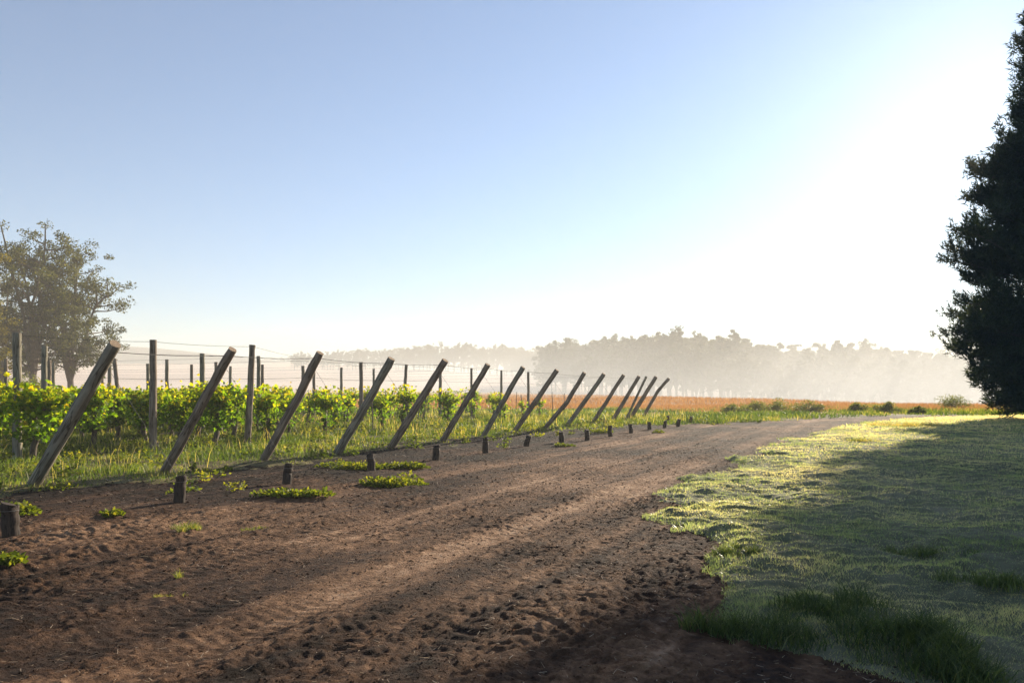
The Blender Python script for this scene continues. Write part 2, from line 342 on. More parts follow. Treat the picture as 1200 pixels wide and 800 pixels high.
tag(b.build('vineyard_weeds', M['weed'], smooth=False), 'broad-leaved weeds scattered through the grass under the vines', 'weeds', kind='stuff')
b = MB(); x, y = scatter(-26, 12, 9, 46, 12); k = infov(x, y, .04); x, y = x[k], y[k]; er, el = masks(x, y); k = (el > .5) & (fbm(x, y, .42, 3, 161) > .12); x, y = x[k], y[k]
blades(b, x, y, R.uniform(.25, .6, len(x)), .006*np.clip(y/9, 1, 4), .45, np.clip(R.normal(.78, .16, len(x)), 0, 1)); 
tag(b.build('dead_stalks', M['vgrass'], smooth=False), 'pale dead grass stalks standing among the vine rows', 'grass', kind='stuff')
# green margin beyond the road, and the dry field
b = MB()
x, y = scatter(3, 60, 30, 66, 48); k = infov(x, y, .02); x, y = x[k], y[k]
er, el = masks(x, y); cov = fbm(x, y, .18, 3, 121)
edge_l = np.interp(y, XL[:, 0], XL[:, 1])-x
k = (((el > .1) & (edge_l < 9)) | ((y > 44) & (er < .3))) & (cov+.5 > R.uniform(-.2, 1, len(x))) & (y < 62+5*cov); x, y, cov = x[k], y[k], cov[k]
blades(b, x, y, .2*R.uniform(.4, 1.4, len(x))*(1+1.1*np.clip(cov, -.3, 1)), .05, .5, np.clip(.3+.5*nz(x*.15, y*.15, 5)+R.normal(0, .17, len(x)), 0, 1))
tag(b.build('margin_grass', M['vgrass'], smooth=False), 'green verge growing between the road bend and the stubble', 'grass', kind='stuff')
b = MB()
for y0, y1, dens, w in ((50, 80, 22, .05), (80, 130, 7, .09), (130, 280, 1.4, .2)):
    x, y = scatter(-.45*y1, .72*y1, y0, y1, dens); k = infov(x, y, .02) & (y > 60+4*nz(x*.2, y*.2)-8*(x > 12)) & (.971*(x-40)+.239*(y-66) < 12); x, y = x[k], y[k]
    blades(b, x, y, .38*R.uniform(.5, 1.3, len(x)), w*R.uniform(.6, 1.3, len(x)), .35, np.clip(.5+R.normal(0, .22, len(x)), 0, 1), 1)
tag(b.build('stubble_straw', M['straw'], smooth=False), 'rusty dry straw standing over the stubble field', 'straw', kind='stuff')
# crumbs of earth, chips and pebbles on the road
def crumbs(n, fx, smin, smax, mat, name, label, cat, flat=.6, tint=.5):
    oc = np.array([(1, 0, 0), (-1, 0, 0), (0, 1, 0), (0, -1, 0), (0, 0, 1), (0, 0, -1)], float)
    of = np.array([(0, 2, 4), (2, 1, 4), (1, 3, 4), (3, 0, 4), (2, 0, 5), (1, 2, 5), (3, 1, 5), (0, 3, 5)])
    y = 2.6+R.random(n)**1.9*fx; x = R.uniform(-.75, .62, n)*y
    er, el = masks(x, y); k = (er < .15) & (el < .8); x, y = x[k], y[k]; n = len(x)
    s = smin*(smax/smin)**R.random(n)**1.6
    s = s*np.clip(y/9, .6, 1.1)
    V = oc[None]*R.uniform(.55, 1.15, (n, 6, 1)); V = V*np.stack([s*R.uniform(.7, 1.6, n), s, s*flat], 1)[:, None, :]
    a = R.uniform(0, 6.28, n); c, sn = np.cos(a)[:, None], np.sin(a)[:, None]
    V = np.stack([V[:, :, 0]*c-V[:, :, 1]*sn, V[:, :, 0]*sn+V[:, :, 1]*c, V[:, :, 2]], -1)+R.normal(0, .1, (n, 6, 3))*s[:, None, None]
    V += np.stack([x, y, zg(x, y)+s*flat*.35], 1)[:, None, :]
    mb = MB(); mb.add(V.reshape(-1, 3), [(of[None]+np.arange(n)[:, None, None]*6).reshape(-1, 3)], 0, np.repeat(soil_tint(x, y)+R.normal(0, .12, n), 6))
    tag(mb.build(name, mat, smooth=False), label, cat, kind='stuff')
crumbs(60000, 36, .004, .022, M['dirt'], 'dirt_crumbs', 'crumbs of dry earth strewn over the dirt road', 'earth')
b = MB()
n = 5200; y = 2.7+R.random(n)**1.5*26; x = R.uniform(-.72, .5, n)*y; er, el = masks(x, y); k = (er < .2) & (el < .9); x, y = x[k], y[k]; n = len(x)
a = R.uniform(0, 6.28, n); l = R.uniform(.02, .09, n)*np.clip(y/8, .7, 2); w = R.uniform(.0015, .004, n)*np.clip(y/6, .8, 3)
d = np.stack([np.cos(a), np.sin(a), R.uniform(-.1, .25, n)], 1)*l[:, None]; s = np.stack([-np.sin(a), np.cos(a), np.zeros(n)], 1)*w[:, None]
c = np.stack([x, y, zg(x, y)+.006], 1)
V = np.stack([c-s, c+s, c+d+s*.6, c+d-s*.6], 1).reshape(-1, 3); b.add(V, [np.arange(4*n).reshape(n, 4)], 0, np.repeat(R.uniform(.3, 1, n), 4))
tag(b.build('straw_litter', leafmat('litter', [(0, (.16, .10, .06)), (1, (.45, .34, .22))], .2), smooth=False), 'bits of dead straw scattered on the dirt road', 'straw', kind='stuff')

# ------------------------------------------------------------------ posts, stumps, wires
def log(P, r, mats, wob=.08, n=14, seed=0):
    """a sawn round log along the polyline P, local to P[0]"""
    P = [np.asarray(p, float) for p in P]; pts = []
    for i in range(len(P)-1):
        for t in np.linspace(0, 1, 9)[:-1]: pts.append(P[i]+(P[i+1]-P[i])*t)
    pts.append(P[-1]); k = len(pts); L = len(pts)
    for i in range(1, k): pts[i] = pts[i]+np.array([.012*float(nz(i*.35+seed*9.1, .3)), .012*float(nz(i*.35, seed*7.7+.4)), 0])*min(1, i/5)
    dd = pts[-1]-pts[-2]; dd /= np.linalg.norm(dd)
    rr = [r*(1.06-.12*i/(k-1)+.035*float(nz(i*.8, seed*3.3+.7))) for i in range(k)]
    pts2 = pts[:-1]+[pts[-1]-dd*.012, pts[-1]]; rr2 = rr[:-1]+[rr[-1], rr[-1]*.93]
    mb = MB(); tube(mb, pts2, rr2, n, 0, .5, True, 1, wob)
    V = mb.V[0]; rs = np.random.default_rng(900+seed); ax = np.repeat(np.array(pts2), n, 0)
    for q in range(5):
        c = V[rs.integers(len(V))]; dd2 = np.linalg.norm(V-c, axis=1); d = V-ax
        V += (d*(.16*np.exp(-(dd2/(r*.7))**2))[:, None]*(1 if q < 3 else -1)).astype(np.float32)
    return mb
BX = [38, 192, 308, 394, 458, 518, 566, 602, 637, 664, 694, 717, 733, 737, 753]
TP = [(135, 403), (272.5, 409), (375, 413), (459, 420), (522, 422), (572, 427), (613, 430), (653, 433.5), (685, 436.5), (708, 438), (731, 439), (749, 440.5), (757.5, 441), (769, 441), (784, 443)]
lean = []
EX = {0: 'thick dark log with pale sawn top', 1: 'straight dark log beside the second upright', 2: 'dark knotty log with a rough top edge', 3: 'thick grey log', 8: 'grey log with a bend at its middle',
      12: 'thinnest log, close against its neighbour', 13: 'thick log crossing the thin one at its foot', 14: 'last log of the line, bent near its top'}
for i, (bx, (tx, ty)) in enumerate(zip(BX, TP)):
    yb = 11.86*1012/(1050-bx); xb = (bx-600)/F*yb
    q = (tx-600)/F; rx, ry = -ROWDIR
    l = (q*yb-xb)/(rx-q*ry)
    if i in (12,): l = .55
    xt, yt = xb+rx*l, yb+ry*l; zt = CH+(HZ-ty)*yt/F
    if i == 12: xt = q*yt
    z0 = float(zg(xb, yb))
    top = np.array([xt-xb, yt-yb, zt-z0]); low = -top/np.linalg.norm(top)*.25
    P = [low, top*.5, top]
    r = [.095, .085, .088, .1, .1, .088, .085, .09, .085, .09, .085, .09, .062, .1, .085][i]
    if i == 8: P = [low, top*.52+np.array([.10, 0, -.07]), top]
    if i == 14: P = [low, top*.66+np.array([-.14, 0, .02]), top]
    if i in (3, 2): P[1] = P[1]+np.array([.03, 0, -.02])
    qt = Vector(top).to_track_quat('Z', 'Y'); qi = qt.inverted(); P = [np.array(qi @ Vector(v)) for v in P]
    o = log(P, r, None, .07, 14, i).build('leaning_post', [M['wood'] if i % 3 else M['wood2'], M['endgrain']])
    o.location = (xb, yb, z0); o.rotation_mode = 'QUATERNION'; o.rotation_quaternion = qt
    tag(o, f"{ORD[i+1]} leaning end post from the left" + (', '+EX[i] if i in EX else ', bare grey log'), 'post', 'leaning end posts along the vineyard edge')
    lean.append((np.array([xb, yb, z0]), np.array([xb, yb, z0])+top, r))
UP = [(20, 390, 2.85), (7, 420, 2.85), (52, 405, 2.85), (57.5, 422, 2.8), (62.5, 425, 2.8), (120, 437, 2.6), (128.5, 427, 2.8), (134, 420, 2.8), (173, 426, 2.85), (179.5, 398, 2.85), (195.5, 421, 2.85), (224.5, 427, 2.85), (237, 414, 2.85),
      (253, 424, 2.85), (270, 429, 2.85), (296, 404, 2.85), (303, 417, 2.85), (307.5, 427, 2.85), (355, 428.5, 2.85), (368, 432, 2.6), (400, 430.5, 2.85), (423, 424, 2.85), (438, 432, 2.85), (476, 427, 2.85), (516, 434, 2.6), (552.5, 431, 2.85), (587.5, 433.5, 2.85), (619, 436, 2.75)]
UL = ['nearest upright post, grey with a bright sunlit edge, at the frame edge', 'half hidden upright post behind the nearest upright', 'grey upright post before the gum trees', 'thin upright beside the gum trunks, paired',
      'thin upright beside the gum trunks, right one of its pair', 'short upright just behind the first leaning post', 'upright showing under the first leaning post', 'tilted upright propped beside the first leaning post',
      'dark thin upright just left of the second tall upright', 'second tall upright, between the first two leaning posts', 'short dark upright just right of the second tall upright', 'thin upright left of the second leaning post, lower of two',
      'upright left of the second leaning post, taller of two', 'upright whose top shows against the second leaning post', 'short upright just right of the second leaning post', 'third tall upright, between second and third leaning posts', 'dark stout upright right behind the third tall upright',
      'thin short upright behind the stout one', 'upright crossing behind the third leaning post', 'upright showing under the third leaning post', 'upright midway between third and fourth leaning posts', 'tall upright left of the fourth leaning post',
      'short upright crossing behind the fourth leaning post', 'upright between fourth and fifth leaning posts', 'upright showing under the fifth leaning post', 'upright crossing behind the sixth leaning post', 'upright crossing behind the seventh leaning post', 'upright left of the eighth leaning post']
ups = []
for i, (px, py, h) in enumerate(UP):
    y = F*(h-CH)/(HZ-py); x = (px-600)/F*y; z0 = float(zg(x, y)); h2 = h-z0
    dx = R.normal(0, .03, 2)
    if i == 7: dx = np.array([-.35, .1])
    if i in (15, 23): dx = np.array([.16, 0])
    o = log([(-dx[0], -dx[1], -.2), (0-dx[0]*.4, -dx[1]*.4, h2*.55), (0, 0, h2)], [.09, .075, .08][i % 3], None, .07, 12, 20+i).build('upright_post', [M['wood2'] if i % 2 == 0 else M['wood'], M['endgrain']])
    o.location = (x, y, z0); tag(o, UL[i], 'post', 'upright posts among the vines')
    ups.append(np.array([x, y, z0+h2]))
ST = [(12, 587, 626), (211, 559, 589), (337, 544, 567), (435, 532, 551), (511, 522, 540), (569, 514, 531), (618, 512, 523.5), (658, 506, 519), (688, 502, 515), (715, 498, 511), (739, 495.5, 506.5), (761, 494, 503), (779, 492, 501), (795, 491, 500), (783, 487, 495), (810, 489, 496)]
SLB = ['dark round anchor stump at the frame edge, nearest of all', 'dark anchor stump standing alone in soil before the second leaning post', 'anchor stump in bare soil before the third leaning post', 'anchor stump beside the big leafy weed clump', 'anchor stump before the fifth leaning post, wire at its top',
       'anchor stump before the sixth leaning post', 'tilted anchor stump before the seventh leaning post', 'anchor stump before the eighth leaning post', 'anchor stump before the ninth leaning post', 'anchor stump before the tenth leaning post', 'anchor stump before the eleventh leaning post', 'anchor stump before the bunched leaning posts',
       'anchor stump in front of a shorter hidden one, past the last leaning posts', 'anchor stump second from the far end of the line', 'half hidden anchor stump standing behind the others in the weeds', 'last small anchor stump at the far end of the line']
stubs = []
for i, (px, t, bt) in enumerate(ST):
    p = gp(px, bt); h = max(.3, min(.42, (bt-t)*p[1]/F)); r = .075 if i else .085
    dx = R.normal(0, .015, 2)
    if i == 6: dx = np.array([.06, 0])
    mb = log([(-dx[0], -dx[1], -.12), (0, 0, h*.5), (dx[0], dx[1], h)], r, None, .1, 14, 60+i)
    for hh in (h*.8,): tube(mb, [(dx[0]*.6+r*1.05*math.cos(a), dx[1]*.6+r*1.05*math.sin(a), hh) for a in np.linspace(0, 2*math.pi, 15)], .004, 4, 2)
    o = mb.build('anchor_stump', [M['stump'], M['stump'], M['wire']]); o.location = p
    tag(o, SLB[i], 'stump', 'anchor stumps along the dirt road'); stubs.append(p+np.array([0, 0, h]))
def wire(P, name, label, sag=.0, r=.0035, group=None):
    pts = []
    for a, c in zip(P[:-1], P[1:]):
        L_ = np.linalg.norm(np.array(c)-a)
        for t in np.linspace(0, 1, 7)[:-1]:
            p = np.array(a)+(np.array(c)-a)*t; p[2] -= sag*L_*4*t*(1-t)*.1; pts.append(p)
    pts.append(np.array(P[-1])); mb = MB(); tube(mb, pts, r, 5, cap=False)
    tag(mb.build(name, M['wire']), label, 'wire', group)
def at(i, f): return lean[i][0]+(lean[i][1]-lean[i][0])*f
wire([at(i, .95) for i in range(15) if i != 12], 'edge_cable', 'thin cable strung along the tops of all leaning posts', .12, .006)
wire([at(i, .78) for i in range(12)], 'edge_wire', 'lower thin wire strung along the leaning posts', .1, .003)
wire([ups[k]-np.array([0, 0, .05]) for k in (0, 9, 15, 21, 23, 25, 26, 27)], 'post_cable', 'thin cable joining the tops of the tall uprights', .12, .005)
wire([ups[k]-np.array([0, 0, .05]) for k in (2, 12, 16, 21)], 'post_cable', 'thin cable joining upright tops before the gum trees', .12, .005)
for k in range(10):
    a = at(k, .93); far = a+np.array([ROWDIR[0], ROWDIR[1], 0])*(22+4*k); far[2] = 2.7
    wire([a, far], 'row_wire', f'thin overhead wire running back from the {ORD[k+1]} leaning post', .05, .0022, 'overhead row wires')
for k in range(0, 12):
    st = stubs[k+1] if k < 11 else stubs[12]
    wire([at(k, .88), st-np.array([0, 0, .05])], 'stay_wire', f'slanting stay wire from the {ORD[k+1]} leaning post down to its stump', 0, .003, 'stay wires')

# ------------------------------------------------------------------ grapevines
OUT = np.array([(0, -.28), (.32, -.42), (.30, -.12), (.56, .05), (.34, .22), (.36, .52), (.12, .38), (0, .66), (-.12, .38), (-.36, .52), (-.34, .22), (-.56, .05), (-.30, -.12), (-.32, -.42)])
def grape_leaves(mb, C, s, up, tint):
    n = len(C); nrm = R.normal(0, .75, (n, 3))+up; nrm /= np.linalg.norm(nrm, axis=1)[:, None]
    t = np.cross(nrm, R.normal(0, 1, (n, 3))); t /= np.linalg.norm(t, axis=1)[:, None]; w = np.cross(nrm, t)
    k = len(OUT); o = OUT[None]*s[:, None, None]*R.uniform(.85, 1.15, (n, k, 1))
    bend = -(np.abs(OUT[:, 0])*.35)[None]*s[:, None]+R.normal(0, .03, (n, k))*s[:, None]
    V = C[:, None]+o[..., :1]*t[:, None]+o[..., 1:]*w[:, None]+bend[..., None]*nrm[:, None]
    V = np.concatenate([V, C[:, None]], 1)
    f = np.array([(k, j, (j+1) % k) for j in range(k)])
    mb.add(V.reshape(-1, 3), [(f[None]+np.arange(n)[:, None, None]*(k+1)).reshape(-1, 3)], 0, np.repeat(tint, k+1))
def vine_meshes(kind, seed):
    """kind 2 mature hedge-like, 1 medium umbrella, 0 small young"""
    rs = np.random.default_rng(seed); tr = MB(); fo = MB(); x0 = 0
    ht = (.62, .78, .85)[kind]*rs.uniform(.9, 1.1)
    P = [np.array([rs.normal(0, .012)*j, rs.normal(0, .012)*j, ht*j/6-.03]) for j in range(7)]
    tube(tr, P, [.045*(.6+.25*kind)*(1.25-.07*j) for j in range(7)], 8, wob=.25)
    top = P[-1]; C = []; U = []
    nsh = (5, 11, 22)[kind]; spread = (.2, .34, .42)[kind]
    for sgn in (-1, 1):
        arm = [top, top+np.array([sgn*spread*.4, rs.normal(0, .04), .06]), top+np.array([sgn*spread*.9, rs.normal(0, .05), .08])]
        tube(tr, arm, [.024, .02, .014], 6)
    for k in range(nsh):
        a0 = top+np.array([rs.uniform(-1, 1)*spread*.85, rs.normal(0, .06), .05])
        d = np.array([rs.normal(0, .4), rs.normal(0, .45), rs.uniform(.35, 1)]); d /= np.linalg.norm(d)
        L_ = rs.uniform(.3, .65)*(.55, .75, 1.1)[kind]; pts = []
        for j in range(6):
            t = j/5; pts.append(a0+d*L_*t+np.array([d[0], d[1], -.55])*(t*t)*L_*rs.uniform(.25, .5)); 
        tube(tr, pts, [.006-.0007*j for j in range(6)], 4, cap=False)
        m = (20, 32, 42)[kind]
        for q in range(m):
            t = rs.uniform(.1, 1)*5; j = min(4, int(t)); c = pts[j]+(pts[j+1]-pts[j])*(t-j)
            C.append(c+rs.normal(0, .075, 3))
    if kind == 2:
        for k in range(230):     # leaves hanging round the head
            C.append(top+np.array([rs.uniform(-1, 1)*spread, rs.normal(0, .17), rs.uniform(-.38, .3)]))
        for k in range(170):     # shoots drooping round the trunk
            z_ = rs.uniform(.42, 1); q = .10+.26*z_; C.append(np.array([rs.normal(0, q*.75), rs.normal(0, q*.6), ht*z_]))
    if kind == 1:
        for k in range(230): z_ = rs.uniform(.3, 1.75); q = .08+.15*min(1, z_*.8); C.append(np.array([rs.normal(0, q), rs.normal(0, q*.8), ht*z_]))
    if kind == 0:
        for k in range(80): z_ = rs.uniform(.3, 1.6); C.append(np.array([rs.normal(0, .08), rs.normal(0, .08), ht*z_]))
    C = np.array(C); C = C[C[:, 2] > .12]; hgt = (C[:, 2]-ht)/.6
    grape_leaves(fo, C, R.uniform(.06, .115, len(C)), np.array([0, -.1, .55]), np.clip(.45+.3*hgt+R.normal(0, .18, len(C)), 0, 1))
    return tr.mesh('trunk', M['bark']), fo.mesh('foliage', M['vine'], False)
VM = {2: [vine_meshes(2, 200+k) for k in range(7)], 1: [vine_meshes(1, 300+k) for k in range(5)], 0: [vine_meshes(0, 400+k) for k in range(4)]}
stake_mb = MB(); tube(stake_mb, [(0, 0, -.1), (.005, 0, .7), (0, .004, 1.42)], [.022, .02, .018], 7, wob=.1); stake_me = stake_mb.mesh('vine_stake', M['wood'])
rz = math.atan2(ROWDIR[1], ROWDIR[0]); nv = 0
VK = {2: 'full leafy grapevine', 1: 'medium leafy grapevine', 0: 'small young grapevine'}
for i in range(14):
    b0 = lean[i][0] if i < 12 else lean[min(i+1, 14)][0]
    t = 4.4+.5*R.random(); k = 0; tmax = (6, 11, 16, 21, 25, 27, 27, 26, 24, 23, 22, 20, 18, 16)[i]
    while t < tmax:
        x, y = b0[0]+ROWDIR[0]*t+R.normal(0, .06), b0[1]+ROWDIR[1]*t+R.normal(0, .06)
        px = 600+F*x/y
        if px > -45 and min(np.hypot(q[0]-x, q[1]-y) for q in ups) > .62:
            if i <= 3: kd = 2
            elif i == 4: kd = 2 if t > 6 else 1
            elif i <= 6: kd = 2 if t > 9 else 1
            else: kd = 1 if R.random() < (.75 if i < 10 else .35) or t > 15 else 0
            k += 1; nv += 1
            miss = i >= 5 and R.random() < (.18 if i < 8 else .42) and t < 14
            if not miss:
                me = VM[kd][R.integers(len(VM[kd]))]
                e = empty('grapevine', on(x, y), f'{VK[kd]}, {ORD[k]} plant along the row behind the {ORD[i+1]} leaning post', 'grapevine', 'grapevines in the vineyard rows', rz+math.pi*R.integers(2)+R.normal(0, .12), R.uniform(.96, 1.24))
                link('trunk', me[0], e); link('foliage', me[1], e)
            if i >= 4 and (R.random() < .75 or miss):
                s = link('vine_stake', stake_me); s.location = on(x+.08, y-.05); s.rotation_euler = (R.normal(0, .05), R.normal(0, .07), 0); s.scale = (1, 1, R.uniform(.9, 1.08))
                tag(s, f'thin brown stake at the {ORD[k]} vine place behind the {ORD[i+1]} leaning post', 'stake', 'stakes beside the vines')
        t += (1.55 if i <= 4 else 1.6)*R.uniform(.85, 1.2)

# ------------------------------------------------------------------ weeds and tussocks one can count
def weed_clump(rx, ry, h, n, seed):
    b = MB(); rr = np.sqrt(R.random(n)); a = R.uniform(0, 6.28, n)
    k_ = 7; ca = R.uniform(0, 6.28, k_); cr = R.uniform(.15, .8, k_); cs = R.uniform(.38, .65, k_); ch = R.uniform(.5, 1.25, k_); w_ = R.integers(0, k_, n)
    x = (np.cos(ca)*cr)[w_]*rx+np.cos(a)*rr*rx*cs[w_]; y = (np.sin(ca)*cr)[w_]*ry+np.sin(a)*rr*ry*cs[w_]; C = np.stack([x, y, h*ch[w_]*(1-rr**2*.7)*R.uniform(.1, 1, n)], 1)
    s = R.uniform(.03, .06, n)
    d = np.stack([np.cos(a)*.6+R.normal(0, .5, n), np.sin(a)*.6+R.normal(0, .5, n), R.uniform(.0, .9, n)], 1); d /= np.linalg.norm(d, axis=1)[:, None]
    w = np.cross(d, R.normal(0, 1, (n, 3))); w /= np.linalg.norm(w, axis=1)[:, None]
    V = np.stack([C, C+d*s[:, None]*.6+w*s[:, None]*.42, C+d*s[:, None]*1.3, C+d*s[:, None]*.6-w*s[:, None]*.42], 1).reshape(-1, 3)
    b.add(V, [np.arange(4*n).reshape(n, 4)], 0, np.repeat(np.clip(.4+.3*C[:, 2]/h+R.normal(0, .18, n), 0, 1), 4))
    return b
def tuft(rx, ry, h, n, w, tl=.45):
    b = MB(); rr = np.sqrt(R.random(n)); a = R.uniform(0, 6.28, n); k_ = 6; ca = R.uniform(0, 6.28, k_); cr = R.uniform(.1, 1.0, k_); cs = R.uniform(.3, .75, k_); w_ = R.integers(0, k_, n)
    x = (np.cos(ca)*cr)[w_]*rx+np.cos(a)*rr*rx*cs[w_]; y = (np.sin(ca)*cr)[w_]*ry+np.sin(a)*rr*ry*cs[w_]
    blades(b, x, y, h*R.uniform(.4, 1.2, n)*(1.1-.6*rr), w*R.uniform(.7, 1.3, n), .8, np.clip(tl+R.normal(0, .2, n), 0, 1), 2, z=np.zeros(n))
    return b
WC = [(465, 566, .55, .35, .17, 1500, 'largest leafy weed clump on the soil, in front of a stump'), (350, 582, .52, .25, .08, 900, 'flat spreading weed mat below the third stump'), (131, 604, .16, .12, .07, 260, 'little weed clump on soil below the first leaning post'),
      (480, 547, .6, .3, .12, 900, 'low weed clump behind the largest one'), (20, 602, .34, .26, .12, 900, 'weed clump around the nearest stump at the frame edge'), (405, 548, .8, .35, .14, 1300, 'wide low weed bank left of the fourth stump'), (3, 664, .16, .14, .08, 300, 'small bright weed cut by the frame edge'),
      (660, 523, .3, .2, .08, 240, 'small weed by the eighth stump'), (705, 508, .55, .4, .22, 700, 'dense weed clump behind the ninth and tenth stumps'), (770, 507, .25, .2, .12, 200, 'small weed before the far stumps')]
for px, py, rx, ry, h, n, lb in WC:
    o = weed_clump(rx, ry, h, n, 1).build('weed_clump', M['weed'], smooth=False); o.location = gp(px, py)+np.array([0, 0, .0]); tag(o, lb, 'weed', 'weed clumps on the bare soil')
TC = [(222, 620, .2, .14, .11, 420, .005, .6, 'spiky grass tuft below the lone second stump'), (297, 620, .2, .1, .06, 260, .005, .6, 'flat grass tuft right of the spiky one'), (210, 674, .05, .04, .10, 70, .004, .6, 'tiny upright grass tuft alone on the dirt'),
      (198, 694, .11, .05, .05, 150, .004, .75, 'tiny flat grass tuft nearest on the dirt'), (890, 745, .42, .25, .2, 1500, .006, .25, 'dark long grass tussock at the road edge, nearest the dirt'), (960, 722, .4, .25, .22, 1300, .006, .2, 'dark long grass tussock behind the nearest one'),
      (1065, 760, .42, .25, .24, 1700, .006, .2, 'dark long grass tussock above the bare corner'), (1130, 790, .4, .22, .22, 1400, .006, .25, 'dark long grass tussock in the near corner of the lawn'), (1092, 657, .3, .2, .12, 500, .006, .35, 'small grass tussock midway up the shaded lawn'), (1052, 655, .2, .15, .1, 300, .006, .35, 'smallest grass tussock beside another on the shaded lawn'),
      (860, 655, .22, .15, .16, 420, .006, .3, 'grass tussock on the hummock at the road edge'), (1060, 500, 1.3, .6, .28, 900, .018, .95, 'dry tan grass tussock at the far side of the lawn'), (1012, 520, .5, .3, .15, 300, .012, .7, 'dry grass tussock on the sunlit lawn'), (1160, 700, .3, .25, .15, 600, .006, .3, 'grass tussock by the near frame edge of lawn')]
for px, py, rx, ry, h, n, w, tl, lb in TC:
    o = tuft(rx, ry, h, n, w, tl).build('grass_tussock', M['vgrass'] if tl > .9 else (M['vgrass'] if tl > .5 else M['tussock']), smooth=False); o.location = gp(px, py); tag(o, lb, 'grass', 'grass tussocks')

# ------------------------------------------------------------------ leaf clouds for trees and shrubs
def leafcloud(mb, C, size, tint, aspect=.45, droop=0.0):
    n = len(C); d = R.normal(0, 1, (n, 3)); d[:, 2] -= droop; d /= np.linalg.norm(d, axis=1)[:, None]
    w = np.cross(d, R.normal(0, 1, (n, 3))); w /= np.linalg.norm(w, axis=1)[:, None]; s = size[:, None]
    V = np.stack([C-d*s*.5, C+w*s*aspect*.5, C+d*s*.5, C-w*s*aspect*.5], 1).reshape(-1, 3)
    mb.add(V, [np.arange(4*n).reshape(n, 4)], 0, np.repeat(np.clip(tint, 0, 1), 4))
def clumps(centers, radii, per, rs, squash=.75):
    out = []
    for c, r in zip(centers, radii):
        p = rs.normal(0, 1, (per, 3)); p /= np.linalg.norm(p, axis=1)[:, None]; p *= (rs.random(per)**.45)[:, None]*r; p[:, 2] *= squash; out.append(p+c)
    return np.concatenate(out)
def gum(h, w, seed, nst=4, nbr=9, per=110, ls=.34, bare=.3):
    """open-crowned gum: several rising stems, side limbs, leaf clumps at every limb end"""
    rs = np.random.default_rng(seed); tr = MB(); fo = MB(); C = []; Rd = []
    tube(tr, [(0, 0, -.3), (.1, 0, h*.08), (0, .1, h*.16)], [h*.022, h*.019, h*.017], 10, wob=.15)
    for s in range(nst):
        az = 6.28*s/nst+rs.normal(0, .4); sp = w*rs.uniform(.25, .62); hh = h*rs.uniform(.78, 1.0) if s else h
        if s == 0: sp *= .3
        P = [np.array([math.cos(az)*sp*t**1.2+rs.normal(0, .015*h)*t, math.sin(az)*sp*t**1.2+rs.normal(0, .015*h)*t, h*.12+(hh*.97-h*.12)*t]) for t in np.linspace(0, 1, 9)]
        tube(tr, P, [h*.013*(1-.85*t)+.02 for t in np.linspace(0, 1, 9)], 7)
        for b in range(nbr):
            t = rs.uniform(bare, 1)*8; j = min(7, int(t)); a0 = P[j]+(P[j+1]-P[j])*(t-j)
            aa = rs.uniform(0, 6.28); L_ = w*rs.uniform(.25, .62)*(1.25-.7*t/8)
            e = a0+np.array([math.cos(aa)*L_, math.sin(aa)*L_, L_*rs.uniform(.1, .75)]); md = (a0+e)/2+np.array([0, 0, -.06*L_])
            tube(tr, [a0, md, e], [h*.005, h*.0035, .02], 5)
            for c in (e, (md+e)/2+rs.normal(0, .3, 3), e+rs.normal(0, w*.1, 3)): C.append(c); Rd.append(w*rs.uniform(.07, .13))
        C.append(P[-1]); Rd.append(w*.11); C.append(P[-2]); Rd.append(w*.10)
    pts = clumps(C, Rd, per, rs, .7)
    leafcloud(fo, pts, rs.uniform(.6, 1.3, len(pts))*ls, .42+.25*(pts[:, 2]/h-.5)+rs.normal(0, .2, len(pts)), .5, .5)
    return tr, fo
for (px, dist, h, w, seed, nst, lb) in ((38, 84, 21.0, 9.0, 1, 5, 'tallest gum tree of the clump, open brown-green crown over the vines'), (82, 88, 18.6, 8.6, 2, 6, 'spreading gum tree with low feathery side limbs, outermost of the clump'),
                                        (-42, 74, 16.5, 6.5, 3, 4, 'yellow-green gum tree cut off by the frame edge'), (4, 95, 16.0, 7.0, 5, 4, 'darker gum tree filling in behind the tallest one')):
    y = dist; x = (px-600)/F*y
    e = empty('gum_tree', on(x, y), lb, 'tree', 'gum trees beside the vineyard')
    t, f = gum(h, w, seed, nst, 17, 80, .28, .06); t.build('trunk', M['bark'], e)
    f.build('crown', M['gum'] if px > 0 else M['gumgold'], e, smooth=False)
def bush(rx, h, n, seed, ls):
    rs = np.random.default_rng(seed); st = MB(); fo = MB(); C = []; Rd = []
    for k in range(16):
        a = rs.uniform(0, 6.28); q = rs.random()**.5; e = np.array([math.cos(a)*rx*.75*q, math.sin(a)*rx*.75*q, h*rs.uniform(.12, .75)*(1.05-.5*q)])
        tube(st, [(0, 0, -.1), e*.5+np.array([0, 0, .1*h]), e], [.03, .02, .008], 5); C.append(e); Rd.append(h*rs.uniform(.28, .45))
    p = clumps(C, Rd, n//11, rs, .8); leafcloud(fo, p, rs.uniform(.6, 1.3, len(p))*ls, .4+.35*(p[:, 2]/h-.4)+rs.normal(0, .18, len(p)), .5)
    return st, fo
